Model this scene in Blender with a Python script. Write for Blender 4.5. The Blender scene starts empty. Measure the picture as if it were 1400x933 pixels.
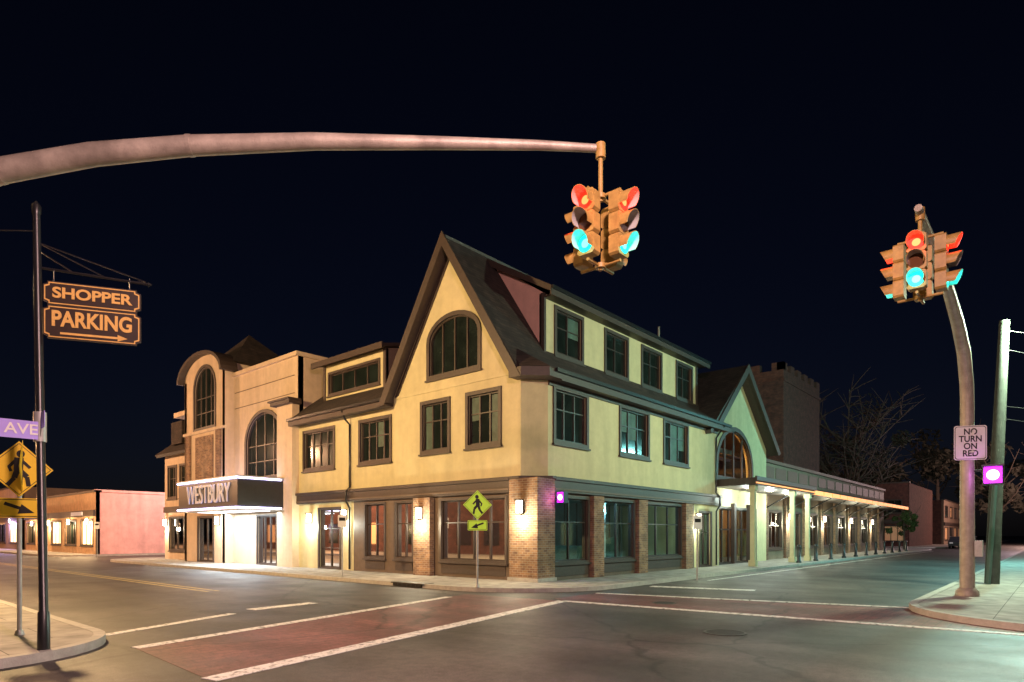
import bpy, math, random
from mathutils import Vector, Matrix
from mathutils.geometry import tessellate_polygon
random.seed(4)
S=bpy.context.scene
# Site axes: x (u) runs along the right-hand facade, y (v) along the left-hand facade,
# origin = street corner of the corner building.  z=0 = pavement level.
ROAD=-0.13
# ---------------------------------------------------------------- materials
def new_mat(name):
    m=bpy.data.materials.new(name); m.use_nodes=True
    nt=m.node_tree; b=nt.nodes['Principled BSDF']; return m,nt,b
def mat(name,c,rough=.7,var=.12,scale=6,bump=.0,bscale=40,metal=0,emit=None,estr=0,stain=0):
    m,nt,b=new_mat(name); N=nt.nodes; L=nt.links
    tc=N.new('ShaderNodeTexCoord')
    n=N.new('ShaderNodeTexNoise'); n.inputs['Scale'].default_value=scale; n.inputs['Detail'].default_value=6
    n.inputs['Roughness'].default_value=.65
    L.new(tc.outputs['Object'],n.inputs['Vector'])
    r=N.new('ShaderNodeValToRGB')
    r.color_ramp.elements[0].position=.3; r.color_ramp.elements[1].position=.7
    r.color_ramp.elements[0].color=tuple(x*(1-var) for x in c)+(1,)
    r.color_ramp.elements[1].color=tuple(min(1,x*(1+var)) for x in c)+(1,)
    L.new(n.outputs['Fac'],r.inputs['Fac'])
    out=r.outputs['Color']
    if stain:
        mp=N.new('ShaderNodeMapping'); mp.inputs['Scale'].default_value=(1.3,1.3,.18)
        L.new(tc.outputs['Object'],mp.inputs['Vector'])
        n2=N.new('ShaderNodeTexNoise'); n2.inputs['Scale'].default_value=1.4; n2.inputs['Detail'].default_value=8
        L.new(mp.outputs[0],n2.inputs['Vector'])
        r2=N.new('ShaderNodeValToRGB'); r2.color_ramp.elements[0].position=.35;r2.color_ramp.elements[1].position=.62
        r2.color_ramp.elements[0].color=(1-stain,)*3+(1,); r2.color_ramp.elements[1].color=(1,1,1,1)
        L.new(n2.outputs['Fac'],r2.inputs['Fac'])
        mx=N.new('ShaderNodeMix'); mx.data_type='RGBA'; mx.blend_type='MULTIPLY'; mx.inputs[0].default_value=1
        L.new(out,mx.inputs[6]); L.new(r2.outputs['Color'],mx.inputs[7]); out=mx.outputs[2]
    L.new(out,b.inputs['Base Color'])
    b.inputs['Roughness'].default_value=rough; b.inputs['Metallic'].default_value=metal
    if bump:
        n3=N.new('ShaderNodeTexNoise'); n3.inputs['Scale'].default_value=bscale; n3.inputs['Detail'].default_value=4
        L.new(tc.outputs['Object'],n3.inputs['Vector'])
        bp=N.new('ShaderNodeBump'); bp.inputs['Strength'].default_value=bump; bp.inputs['Distance'].default_value=.02
        L.new(n3.outputs['Fac'],bp.inputs['Height']); L.new(bp.outputs[0],b.inputs['Normal'])
    if emit:
        b.inputs['Emission Color'].default_value=emit+(1,); b.inputs['Emission Strength'].default_value=estr
    return m
def brick(name,c1,c2,mortar,bw=.21,rh=.075,plan=False,bump=.6,rough=.85):
    m,nt,b=new_mat(name); N=nt.nodes; L=nt.links
    tc=N.new('ShaderNodeTexCoord'); sp=N.new('ShaderNodeSeparateXYZ'); L.new(tc.outputs['Object'],sp.inputs[0])
    cb=N.new('ShaderNodeCombineXYZ')
    if plan:
        L.new(sp.outputs[0],cb.inputs[0]); L.new(sp.outputs[1],cb.inputs[1])
    else:
        ad=N.new('ShaderNodeMath'); L.new(sp.outputs[0],ad.inputs[0]); L.new(sp.outputs[1],ad.inputs[1])
        L.new(ad.outputs[0],cb.inputs[0]); L.new(sp.outputs[2],cb.inputs[1])
    t=N.new('ShaderNodeTexBrick'); t.inputs['Scale'].default_value=1
    t.inputs['Brick Width'].default_value=bw; t.inputs['Row Height'].default_value=rh
    t.inputs['Mortar Size'].default_value=.006 if not plan else .008; t.inputs['Color1'].default_value=c1+(1,)
    t.inputs['Color2'].default_value=c2+(1,); t.inputs['Mortar'].default_value=mortar+(1,); t.inputs['Bias'].default_value=0
    L.new(cb.outputs[0],t.inputs['Vector'])
    n=N.new('ShaderNodeTexNoise'); n.inputs['Scale'].default_value=2.2; n.inputs['Detail'].default_value=7
    L.new(tc.outputs['Object'],n.inputs['Vector'])
    r=N.new('ShaderNodeValToRGB'); r.color_ramp.elements[0].position=.3; r.color_ramp.elements[1].position=.7
    r.color_ramp.elements[0].color=(.55,.55,.55,1); r.color_ramp.elements[1].color=(1.15,1.15,1.15,1)
    L.new(n.outputs['Fac'],r.inputs['Fac'])
    mx=N.new('ShaderNodeMix'); mx.data_type='RGBA'; mx.blend_type='MULTIPLY'; mx.inputs[0].default_value=1
    L.new(t.outputs['Color'],mx.inputs[6]); L.new(r.outputs['Color'],mx.inputs[7]); L.new(mx.outputs[2],b.inputs['Base Color'])
    bp=N.new('ShaderNodeBump'); bp.inputs['Strength'].default_value=bump; bp.inputs['Distance'].default_value=.01; bp.invert=True
    L.new(t.outputs['Fac'],bp.inputs['Height']); L.new(bp.outputs[0],b.inputs['Normal'])
    b.inputs['Roughness'].default_value=rough
    return m
def emis(name,c,s):
    m,nt,b=new_mat(name); b.inputs['Base Color'].default_value=c+(1,)
    b.inputs['Emission Color'].default_value=c+(1,); b.inputs['Emission Strength'].default_value=s; return m
def clear_glass(name):
    m,nt,b=new_mat(name); N=nt.nodes; L=nt.links; N.remove(b)
    o=[x for x in N if x.type=='OUTPUT_MATERIAL'][0]
    tr=N.new('ShaderNodeBsdfTransparent'); tr.inputs[0].default_value=(.7,.82,.82,1)
    g=N.new('ShaderNodeBsdfGlossy'); g.inputs['Roughness'].default_value=.03
    f=N.new('ShaderNodeFresnel'); f.inputs[0].default_value=1.7
    mx=N.new('ShaderNodeMixShader'); L.new(f.outputs[0],mx.inputs[0]); L.new(tr.outputs[0],mx.inputs[1]); L.new(g.outputs[0],mx.inputs[2])
    L.new(mx.outputs[0],o.inputs[0]); return m
def asphalt(name,c,patch=.3,pavers=False):
    m,nt,b=new_mat(name); N=nt.nodes; L=nt.links
    tc=N.new('ShaderNodeTexCoord')
    def noise(s,d,vec=None):
        n=N.new('ShaderNodeTexNoise'); n.inputs['Scale'].default_value=s; n.inputs['Detail'].default_value=d
        L.new(vec or tc.outputs['Object'],n.inputs['Vector']); return n.outputs['Fac']
    def ramp(f,p0,c0,p1,c1):
        r=N.new('ShaderNodeValToRGB'); e=r.color_ramp.elements
        e[0].position=p0; e[0].color=c0+(1,); e[1].position=p1; e[1].color=c1+(1,); L.new(f,r.inputs['Fac']); return r.outputs['Color']
    def mul(a,b_):
        mx=N.new('ShaderNodeMix'); mx.data_type='RGBA'; mx.blend_type='MULTIPLY'; mx.inputs[0].default_value=1
        L.new(a,mx.inputs[6]); L.new(b_,mx.inputs[7]); return mx.outputs[2]
    col=ramp(noise(60,5),.3,tuple(x*.5 for x in c),.7,tuple(x*1.5 for x in c))
    col=mul(col,ramp(noise(.35,6),.40,(1-patch,)*3,.60,(1.2,)*3))
    mp=N.new('ShaderNodeMapping'); mp.inputs['Scale'].default_value=(.9,.06,1); L.new(tc.outputs['Object'],mp.inputs['Vector'])
    col=mul(col,ramp(noise(1.2,5,mp.outputs[0]),.38,(.66,)*3,.6,(1.1,)*3))
    col=mul(col,ramp(noise(7,6),.35,(.78,)*3,.6,(1.1,)*3))
    if pavers:
        t=N.new('ShaderNodeTexBrick'); t.inputs['Scale'].default_value=1; t.inputs['Brick Width'].default_value=.4; t.inputs['Row Height'].default_value=.2
        t.inputs['Mortar Size'].default_value=.012; t.inputs['Color1'].default_value=(1,1,1,1); t.inputs['Color2'].default_value=(.8,.8,.8,1); t.inputs['Mortar'].default_value=(.55,.55,.55,1)
        L.new(tc.outputs['Object'],t.inputs['Vector']); col=mul(col,t.outputs['Color'])
    v=N.new('ShaderNodeTexVoronoi'); v.feature='DISTANCE_TO_EDGE'; v.inputs['Scale'].default_value=.28
    dn=N.new('ShaderNodeTexNoise'); dn.inputs['Scale'].default_value=1.5; dn.inputs['Detail'].default_value=6; L.new(tc.outputs['Object'],dn.inputs['Vector'])
    mv=N.new('ShaderNodeMix'); mv.data_type='VECTOR'; mv.inputs[0].default_value=.35
    L.new(tc.outputs['Object'],mv.inputs[4]); L.new(dn.outputs['Color'],mv.inputs[5]); L.new(mv.outputs[1],v.inputs['Vector'])
    col=mul(col,ramp(v.outputs['Distance'],.003,(.45,)*3,.009,(1,)*3))
    L.new(col,b.inputs['Base Color'])
    rr=N.new('ShaderNodeMapRange'); L.new(noise(.8,5),rr.inputs[0]); rr.inputs[3].default_value=.40; rr.inputs[4].default_value=.75
    L.new(rr.outputs[0],b.inputs['Roughness'])
    bp=N.new('ShaderNodeBump'); bp.inputs['Strength'].default_value=.5; bp.inputs['Distance'].default_value=.008
    L.new(noise(90,3),bp.inputs['Height']); L.new(bp.outputs[0],b.inputs['Normal'])
    return m
def worn_paint(name,c):
    m,nt,b=new_mat(name); N=nt.nodes; L=nt.links
    tc=N.new('ShaderNodeTexCoord'); n=N.new('ShaderNodeTexNoise'); n.inputs['Scale'].default_value=9; n.inputs['Detail'].default_value=9
    n.inputs['Roughness'].default_value=.75
    L.new(tc.outputs['Object'],n.inputs['Vector']); r=N.new('ShaderNodeValToRGB'); e=r.color_ramp.elements
    e[0].position=.38; e[0].color=(.07,.065,.06,1); e[1].position=.50; e[1].color=c+(1,); L.new(n.outputs['Fac'],r.inputs['Fac'])
    L.new(r.outputs['Color'],b.inputs['Base Color']); b.inputs['Roughness'].default_value=.6; return m

CREAM=mat('cream_stucco',(.61,.54,.32),.85,.08,3,.35,60,stain=.13)
SALMON=mat('salmon_stucco',(.72,.44,.36),.85,.07,3,.35,60,stain=.1)
WARMW=mat('theater_stucco',(.62,.48,.34),.85,.08,3,.35,60,stain=.14)
TAUPE=mat('taupe_stucco',(.24,.17,.12),.85,.12,3,.3,60,stain=.2)
BROWN=mat('brown_trim',(.055,.038,.031),.55,.2,8,.1,30)
PANEL=mat('brown_panel',(.12,.083,.06),.6,.15,5,.1,30)
FRAME=mat('window_frame',(.040,.025,.020),.45,.2,10)
ROOF=brick('shingle_roof',(.060,.042,.036),(.035,.026,.024),(.012,.01,.01),.3,.13,False,.8,.9)
BRICK=brick('brown_brick',(.34,.19,.10),(.17,.085,.055),(.34,.30,.24))
DBRICK=brick('dark_brick',(.15,.052,.036),(.09,.034,.026),(.075,.05,.042))
PINK=mat('pink_wall',(.75,.42,.40),.85,.12,2,.3,40,stain=.2)
DGLASS=mat('upper_window_glass',(.012,.018,.016),.09,.5,1.2,.02,2)
CURT=mat('window_blind',(.05,.09,.07),.6,.5,2.5)
GLASS=clear_glass('shop_glass')
INT=mat('interior_wall',(.22,.25,.24),.8,.2,1.5)
BLACK=mat('black_paint',(.012,.012,.014),.35,.3,8)
CONC=brick('concrete_sidewalk',(.38,.35,.32),(.32,.30,.27),(.12,.11,.10),1.5,1.5,True,.4,.85)
KERB=mat('kerb_concrete',(.38,.36,.33),.8,.2,5,.3,40)
ROADM=asphalt('asphalt_road',(.068,.060,.057),.38)
REDX=asphalt('red_crosswalk_paving',(.19,.070,.070),.25,True)
EARTH=mat('earth',(.03,.03,.025),.95,.3,.5)
WPAINT=worn_paint('white_road_paint',(.74,.72,.70))
YPAINT=worn_paint('yellow_road_paint',(.36,.28,.10))
GALV=mat('galvanised_steel',(.42,.37,.31),.5,.2,6,.3,50,metal=.25,stain=.35)
ALU=mat('aluminium_pole',(.40,.40,.39),.5,.15,9,metal=.4)
SIGY=mat('signal_yellow',(.40,.25,.07),.5,.25,9,stain=.25)
VIN=mat('visor_lining',(.40,.40,.40),.5,.1,9)
DARK=mat('dark_void',(.006,.006,.006),.8,.1)
SIGNY=mat('sign_yellow',(.80,.54,.02),.5,.06,5)
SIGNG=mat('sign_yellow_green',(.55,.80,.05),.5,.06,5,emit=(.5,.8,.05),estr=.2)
SIGNW=mat('sign_white',(.72,.72,.70),.5,.05,5)
SIGNB=mat('street_name_sign',(.35,.28,.80),.5,.05,5)
GOLD=mat('gold_leaf',(.74,.46,.13),.4,.15,12)
SIGNK=mat('sign_dark_board',(.03,.016,.010),.5,.3,6)
LAMPW=emis('lantern_glow',(1.0,.86,.66),14)
STRIP=emis('marquee_tube',(.66,.60,1.0),8)
SOFF=emis('soffit_light_panel',(.85,.85,1.0),3)
WARMSTRIP=emis('warm_rope_light',(1,.34,.09),1.15)
REDL=emis('red_lens',(1,.012,.004),3.5); REDH=emis('red_lens_core',(1,.11,.03),6)
GRNL=emis('green_lens',(.008,.60,.50),2.2); GRNH=emis('green_lens_core',(.12,.85,.72),3.6)
OFFL=mat('amber_lens_off',(.10,.035,.008),.2,.1)
PEDL=emis('pedestrian_signal_lens',(.62,.02,.80),2.2)
PEDH=emis('pedestrian_signal_core',(1.0,.42,1.0),5)  # hot core colour, imitates glow in the middle of the lens
WOOD=mat('utility_pole_wood',(.06,.075,.065),.85,.35,5,.4,20,stain=.4)
LETTER=mat('marquee_letter',(.50,.48,.54),.4,.03,5,emit=(.8,.8,1.0),estr=.08)
LEAF=mat('leaf_green',(.06,.10,.03),.8,.4,3); BARK=mat('bark',(.09,.07,.055),.9,.3,6)
DLEAF=mat('dark_foliage',(.08,.075,.055),.9,.4,3)
CARP=mat('car_paint',(.03,.03,.035),.3,.1); TYRE=mat('tyre',(.015,)*3,.9,.1)
SHOPL=emis('lit_shop_window',(1,.68,.36),3.0)
DIML=emis('dim_window',(1,.6,.3),.05)

# ---------------------------------------------------------------- mesh builder
class Ob:
    def __init__(s,name,loc=(0,0,0),rz=0):
        s.e=bpy.data.objects.new(name,None); S.collection.objects.link(s.e)
        s.e.location=loc; s.e.rotation_euler=(0,0,rz); s.parts={}
    def add(s,part,m,vs,fs,smooth=False):
        p=s.parts.setdefault(part,dict(v=[],f=[],m=[],mi=[],sm=[]))
        if m not in p['m']: p['m'].append(m)
        i=p['m'].index(m); b=len(p['v']); p['v']+= [tuple(v) for v in vs]
        for f in fs: p['f'].append([b+k for k in f]); p['mi'].append(i); p['sm'].append(smooth)
    def box(s,part,m,x0,x1,y0,y1,z0,z1):
        v=[(x,y,z) for z in(z0,z1) for y in(y0,y1) for x in(x0,x1)]
        s.add(part,m,v,[(0,2,3,1),(4,5,7,6),(0,1,5,4),(2,6,7,3),(0,4,6,2),(1,3,7,5)])
    def fbox(s,part,m,face,pl,a0,a1,z0,z1,o0,o1):
        if face=='L': s.box(part,m,pl-o1,pl-o0,a0,a1,z0,z1)
        else: s.box(part,m,a0,a1,pl-o1,pl-o0,z0,z1)
    def prism(s,part,m,face,pl,poly,o0,o1,holes=()):
        def P(a,z,o): 
            if face=='L': return (pl-o,a,z)
            if face=='R': return (a,pl-o,z)
            return (a,z,pl+o)      # 'H' plan polygon
        loops=[list(poly)]+[list(h) for h in holes]
        tris=tessellate_polygon([[Vector((a,z,0)) for a,z in lp] for lp in loops])
        flat=[q for lp in loops for q in lp]; n=len(flat)
        vs=[P(a,z,o1) for a,z in flat]+[P(a,z,o0) for a,z in flat]
        fs=[tuple(t) for t in tris]+[tuple(k+n for k in t)[::-1] for t in tris]
        st=0
        for lp in loops:
            k=len(lp)
            for i in range(k): fs.append((st+i,st+(i+1)%k,st+(i+1)%k+n,st+i+n))
            st+=k
        s.add(part,m,vs,fs)
    def slab(s,part,m,pts,t,m2=None):
        p=[Vector(q) for q in pts]; nn=(p[1]-p[0]).cross(p[2]-p[0]).normalized()
        if nn.z<0: nn=-nn
        q=[a-nn*t for a in p]; k=len(p)
        s.add(part,m,p,[tuple(range(k))])
        s.add(part,m2 or m,p+q,[tuple(range(k,2*k))]+[(i,(i+1)%k,(i+1)%k+k,i+k) for i in range(k)])
    def tube(s,part,m,pts,rads,seg=14,cap=True,smooth=True):
        pts=[Vector(p) for p in pts]; vs=[];fs=[]
        prev=None
        for i,p in enumerate(pts):
            d=(pts[min(i+1,len(pts)-1)]-pts[max(i-1,0)]).normalized()
            up=Vector((0,0,1)) if abs(d.z)<.95 else Vector((1,0,0))
            if prev is not None: a=(prev-d*prev.dot(d)).normalized()
            else: a=d.cross(up).normalized()
            prev=a; b=d.cross(a)
            r=rads[i] if hasattr(rads,'__len__') else rads
            for k in range(seg):
                t=2*math.pi*k/seg; vs.append(p+(a*math.cos(t)+b*math.sin(t))*r)
        for i in range(len(pts)-1):
            for k in range(seg):
                fs.append((i*seg+k,i*seg+(k+1)%seg,(i+1)*seg+(k+1)%seg,(i+1)*seg+k))
        s.add(part,m,vs,fs,smooth)
        if cap:
            s.add(part,m,vs[:seg],[tuple(range(seg))]); s.add(part,m,vs[-seg:],[tuple(range(seg))])
    def finish(s,bevel=None):
        for nm,p in s.parts.items():
            me=bpy.data.meshes.new(nm); me.from_pydata(p['v'],[],p['f'])
            for m in p['m']: me.materials.append(m)
            for i,po in enumerate(me.polygons): po.material_index=p['mi'][i]; po.use_smooth=p['sm'][i]
            me.update(); o=bpy.data.objects.new(nm,me); S.collection.objects.link(o); o.parent=s.e
            if bevel and nm in bevel:
                bm=o.modifiers.new('bevel','BEVEL'); bm.width=bevel[nm]; bm.segments=2; bm.limit_method='ANGLE'
        return s
def opening(a0,a1,z0,z1,arch=0,n=14):
    if not arch: return [(a0,z0),(a1,z0),(a1,z1),(a0,z1)]
    c=(a0+a1)/2; w=(a1-a0)/2; zs=z1-arch
    return [(a0,z0),(a1,z0)]+[(c+w*math.cos(math.pi*i/n),zs+arch*math.sin(math.pi*i/n)) for i in range(n+1)]
def window(o,face,pl,a0,a1,z0,z1,cols=2,rows=2,arch=0,glass=None,trim=.12,blind=0,mw=.03):
    glass=glass or DGLASS
    ex=lambda d:opening(a0-d,a1+d,z0-d,z1+d,(arch+d) if arch else 0)
    if trim:
        o.prism('window_trim',BROWN,face,pl,ex(trim),-.03,.05,[ex(-.015)])
        o.fbox('window_trim',BROWN,face,pl,a0-trim-.04,a1+trim+.04,z0-trim-.06,z0-trim+.003,-.02,.10)
    o.prism('window_frames',FRAME,face,pl,ex(-.003),-.16,-.06,[ex(-.065)])
    g=ex(-.05); P=(lambda a,z,q:(pl-q,a,z)) if face=='L' else (lambda a,z,q:(a,pl-q,z))
    o.add('window_glass',glass,[P(a,z,-.12) for a,z in g],[tuple(range(len(g)))])
    c=(a0+a1)/2; w=(a1-a0)/2; zs=z1-arch
    def top(a): 
        if not arch: return z1-.04
        return zs+arch*math.sqrt(max(0,1-((a-c)/w)**2))-.03
    for i in range(1,cols):
        a=a0+(a1-a0)*i/cols; o.fbox('window_mullions',FRAME,face,pl,a-mw,a+mw,z0+.04,top(a),-.15,-.075)
    for j in range(1,rows):
        z=z0+(z1-z0)*(.62 if rows==2 else j/rows)
        if z<zs+.02 or not arch: o.fbox('window_mullions',FRAME,face,pl,a0+.04,a1-.04,z-mw*.7,z+mw*.7,-.147,-.078)
    if blind:
        rnd=random.Random(int(a0*100)+int(z0*10))
        for i in range(cols):
            if rnd.random()<blind:
                b0=a0+(a1-a0)*i/cols+.06; b1=a0+(a1-a0)*(i+1)/cols-.06; zb=z0+.07+(z1-z0)*rnd.choice([0,0,.3,.45])
                zt=min(top(b0),top(b1))-.05
                if zt>zb+.1: o.add('window_blinds',CURT,[P(b0,zb,-.113),P(b1,zb,-.113),P(b1,zt,-.113),P(b0,zt,-.113)],[(0,1,2,3)])
def text(parent,body,m,loc,face,w,h,ext=.01,off=.012):
    cu=bpy.data.curves.new('lettering','FONT'); cu.body=body; cu.align_x='CENTER'; cu.align_y='CENTER'; cu.extrude=ext; cu.offset=off
    cu.size=1; cu.space_line=.85
    o=bpy.data.objects.new('lettering',cu); S.collection.objects.link(o); cu.materials.append(m)
    bpy.context.view_layer.update(); d=o.dimensions
    sx=w/max(d.x,.01); sy=h/max(d.y,.01)
    if face=='L': R=Matrix(((0,0,-1),(-1,0,0),(0,1,0)))
    elif face=='R': R=Matrix(((1,0,0),(0,0,-1),(0,1,0)))
    else: R=face
    o.matrix_world=Matrix.Translation(loc)@R.to_4x4()@Matrix.Diagonal((sx,sy,1,1))
    o.parent=parent.e; o.matrix_parent_inverse=parent.e.matrix_world.inverted()
    return o
def light(name,kind,loc,power,color,parent=None,**k):
    l=bpy.data.lights.new(name,kind); l.energy=power; l.color=color
    for a,b in k.items():
        if a!='rot': setattr(l,a,b)
    o=bpy.data.objects.new(name,l); S.collection.objects.link(o); o.location=loc
    if 'rot' in k: o.rotation_euler=k['rot']
    if parent: o.parent=parent.e
    return o
def sconce(o,face,pl,a,z,power=22,col=(1,.86,.62)):
    """wall lantern: back plate, arm, cap, glowing glass body"""
    o.fbox('wall_lantern',BLACK,face,pl,a-.06,a+.06,z-.25,z+.2,-.01,.03)
    o.fbox('wall_lantern',BLACK,face,pl,a-.10,a+.10,z+.22,z+.26,.03,.29)
    o.fbox('wall_lantern',BLACK,face,pl,a-.08,a+.08,z-.24,z-.20,.06,.26)
    for da in(-.085,.07):
        for oo in(.06,.245): o.fbox('wall_lantern',BLACK,face,pl,a+da,a+da+.015,z-.2,z+.22,oo,oo+.015)
    o.fbox('lantern_glass',LAMPW,face,pl,a-.065,a+.065,z-.19,z+.21,.08,.235)
    q=(pl-.42,a,z-.42) if face=='L' else (a,pl-.42,z-.42)
    light('lantern_light','POINT',q,power,col,o,shadow_soft_size=.1)
GREEN=(.86,1,.72)

# ---------------------------------------------------------------- ground
G=Ob('ground'); G.box('earth_sheet',EARTH,-700,900,-700,900,-.5,-.20); G.finish()
R=Ob('road')
R.box('asphalt',ROADM,-150,260,-120,220,-.19,ROAD); R.finish()
def strip_poly(p,q,w):
    p=Vector(p);q=Vector(q);d=(q-p).normalized();n=Vector((-d.y,d.x))*w/2
    return [tuple(p+n),tuple(q+n),tuple(q-n),tuple(p-n)]
X=Ob('crosswalk')
A,B,C,D=(-12.75,-2.6),(-4.4,-.5),(-12.94,-5.5),(-3.24,-3.44)
E,F,Hh=(-2.55,-12.5),(-.9,-2.9),(.8,-10.5)
X.prism('red_paving',REDX,'H',ROAD,[C,D,(-3.6,-.3),A],-.01,.004)
X.prism('red_paving',REDX,'H',ROAD+.0005,[D,E,(.6,-11.6),F,(-2.9,-2.9)],-.01,.004)
for p,q,w in((A,B,.22),(C,D,.28),(D,E,.20),(F,Hh,.16)):
    X.prism('white_lines',WPAINT,'H',ROAD,strip_poly(p,q,w),0,.009)
X.finish()
M=Ob('road_markings')
for p,q,w in(((-12.7,-.9),(-9.9,.35),.20),((-9.3,.75),(-7.6,.95),.34)):
    M.prism('stop_line',WPAINT,'H',ROAD,strip_poly(p,q,w),0,.005)
for du in(-.15,.15): M.prism('centre_line',YPAINT,'H',ROAD,strip_poly((-7.8+du,6),(-7.8+du,110),.10),0,.005)
M.prism('stop_line',WPAINT,'H',ROAD,strip_poly((3.0,-6.0),(2.3,-2.9),.4),0,.0055)
M.prism('edge_line',WPAINT,'H',ROAD,strip_poly((6,-3.2),(60,-3.2),.1),0,.005)
M.finish()
def rrect(u0,u1,v0,v1,r,n=10):
    pts=[]
    for cx,cy,a in((u1-r,v1-r,0),(u0+r,v1-r,90),(u0+r,v0+r,180),(u1-r,v0+r,270)):
        for i in range(n+1):
            t=math.radians(a+90*i/n); pts.append((cx+r*math.cos(t),cy+r*math.sin(t)))
    return pts
def block(u0,u1,v0,v1,r):
    o=Ob('sidewalk')
    inn=rrect(u0+.16,u1-.16,v0+.16,v1-.16,max(r-.16,.1))
    o.prism('kerb',KERB,'H',0,rrect(u0,u1,v0,v1,r),-.3,.0,[inn])
    o.prism('paving',CONC,'H',0,inn,-.3,-.004); o.finish()
block(-3,68,-2.5,34,3.6)
block(-3,60,43.2,130,3)
block(-2.3,140,-70,-10.3,3.4)
block(-90,-12.75,-2.95,130,1.9)
block(-90,-13.2,-70,-10.5,3)
block(76,200,-2.5,60,3)
IRON=mat('cast_iron',(.05,.045,.04),.5,.4,30,metal=.5); IRON2=mat('cast_iron_lid',(.03,.028,.026),.6,.5,40,.8,60,metal=.3)
def manhole(u,v,r=.36):
    o=Ob('manhole_cover'); c=[(u+r*math.cos(t*math.pi/12),v+r*math.sin(t*math.pi/12)) for t in range(24)]
    c2=[(u+(r-.05)*math.cos(t*math.pi/12),v+(r-.05)*math.sin(t*math.pi/12)) for t in range(24)]
    o.prism('frame',IRON,'H',ROAD,c,-.02,.010,[c2]); o.prism('lid',IRON2,'H',ROAD,c2,-.02,.0065); o.finish()
manhole(-5.6,-8.6); manhole(-2.0,-5.6,.3)
dr=Ob('storm_drain'); dr.box('slot',DARK,-3.04,-2.9,2.2,3.6,-.12,-.03)
dr.box('lintel',IRON,-3.05,-2.6,2.1,3.7,-.03,.006)
for i in range(5): dr.box('bars',BLACK,-3.05,-3.03,2.45+i*.22,2.48+i*.22,-.12,-.03)
dr.finish()

# ---------------------------------------------------------------- corner building
o=Ob('corner_building')
gl=[(1.35,4.55),(6.2,7.25),(7.95,9.25)]
hol=[opening(a,b,.62,2.82) for a,b in gl]+[opening(11.1,12.75,.06,2.7)]
o.prism('ground_floor_walls',PANEL,'L',0,[(0.3,0),(10.1,0),(10.1,2.98),(0.3,2.98)],-.25,0,hol[:3])
o.prism('ground_floor_walls',CREAM,'L',0,[(10.1,0),(14.6,0),(14.6,2.98),(10.1,2.98)],-.25,0,hol[3:])
for a,b in gl: window(o,'L',0,a,b,.62,2.82,4 if b-a>2 else 2,2,glass=GLASS,trim=.07)
window(o,'L',0,11.1,12.75,.06,2.7,2,3,glass=GLASS,trim=.08)
gr=[(.82,2.95),(3.85,6.2),(7.15,10.35)]
o.prism('ground_floor_walls',PANEL,'R',0,[(.3,0),(11.75,0),(11.75,2.98),(.3,2.98)],-.25,0,[opening(a,b,.62,2.82) for a,b in gr])
o.prism('ground_floor_walls',CREAM,'R',0,[(11.75,0),(14.6,0),(14.6,2.98),(11.75,2.98)],-.25,0,[opening(12.3,13.6,.05,2.6)])
for a,b in gr: window(o,'R',0,a,b,.62,2.82,3 if b-a>2.6 else 2,2,glass=GLASS,trim=.07)
window(o,'R',0,12.3,13.6,.05,2.6,2,2,glass=GLASS,trim=.08)
for a,b in gl: o.fbox('base_panels',BROWN,'L',0,a,b,.12,.46,.0,.025)
for a,b in gr: o.fbox('base_panels',BROWN,'R',0,a,b,.12,.46,.0,.025)
o.box('brick_piers',BRICK,-.16,.78,-.16,1.07,0,3.42)
o.box('brick_piers',BRICK,-.22,.04,4.97,5.92,0,2.95)
for a,b in((3.06,3.74),(6.31,7.02),(10.5,11.2)): o.box('brick_piers',BRICK,a,b,-.2,.04,0,2.95)
o.box('pier_base',KERB,-.2,.82,-.2,1.11,0,.12)
# band
o.box('band',BROWN,-.14,.02,1.07,14.6,2.98,3.5); o.box('band',BROWN,-.2,-.14,1.07,14.6,3.38,3.5)
o.box('band',BROWN,.78,14.6,-.14,.02,2.98,3.5); o.box('band',BROWN,.78,14.6,-.2,-.14,3.38,3.5)
o.box('band',PANEL,.8,14.5,-.165,-.14,3.05,3.12); o.box('band',PANEL,-.165,-.14,1.1,14.5,3.05,3.12)
o.prism('band',BROWN,'H',3.42,[(-.2,1.07),(-.2,.6),(.6,-.2),(.78,-.2),(.78,1.07)],0,.08)
# second floor
arch=(2.54,5.11,7.5,9.55)
W2=[(1.57,3.05,4.72,6.5),(4.08,5.5,4.72,6.5)]
o.prism('gable_wall',CREAM,'L',-.1,[(.6,3.5),(7.25,3.5),(7.25,7.0),(3.95,12.15),(.6,6.98)],-.25,0,
   [opening(*w) for w in W2]+[opening(*arch,.8)])
for w in W2: window(o,'L',-.1,*w,3,2,blind=.6)
window(o,'L',-.1,*arch,4,2,arch=.8,trim=.14,blind=.2)
o.fbox('string_course',CREAM,'L',-.1,.62,7.2,6.93,7.05,0,.035)
WM=[(7.6,9.6,4.62,6.3),(11.6,14.0,4.62,6.3)]
o.prism('second_floor_walls',CREAM,'L',0,[(7.25,3.5),(14.6,3.5),(14.6,6.95),(7.25,6.95)],-.25,0,[opening(*w) for w in WM])
for w in WM: window(o,'L',0,*w,4,2,blind=.25)
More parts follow.
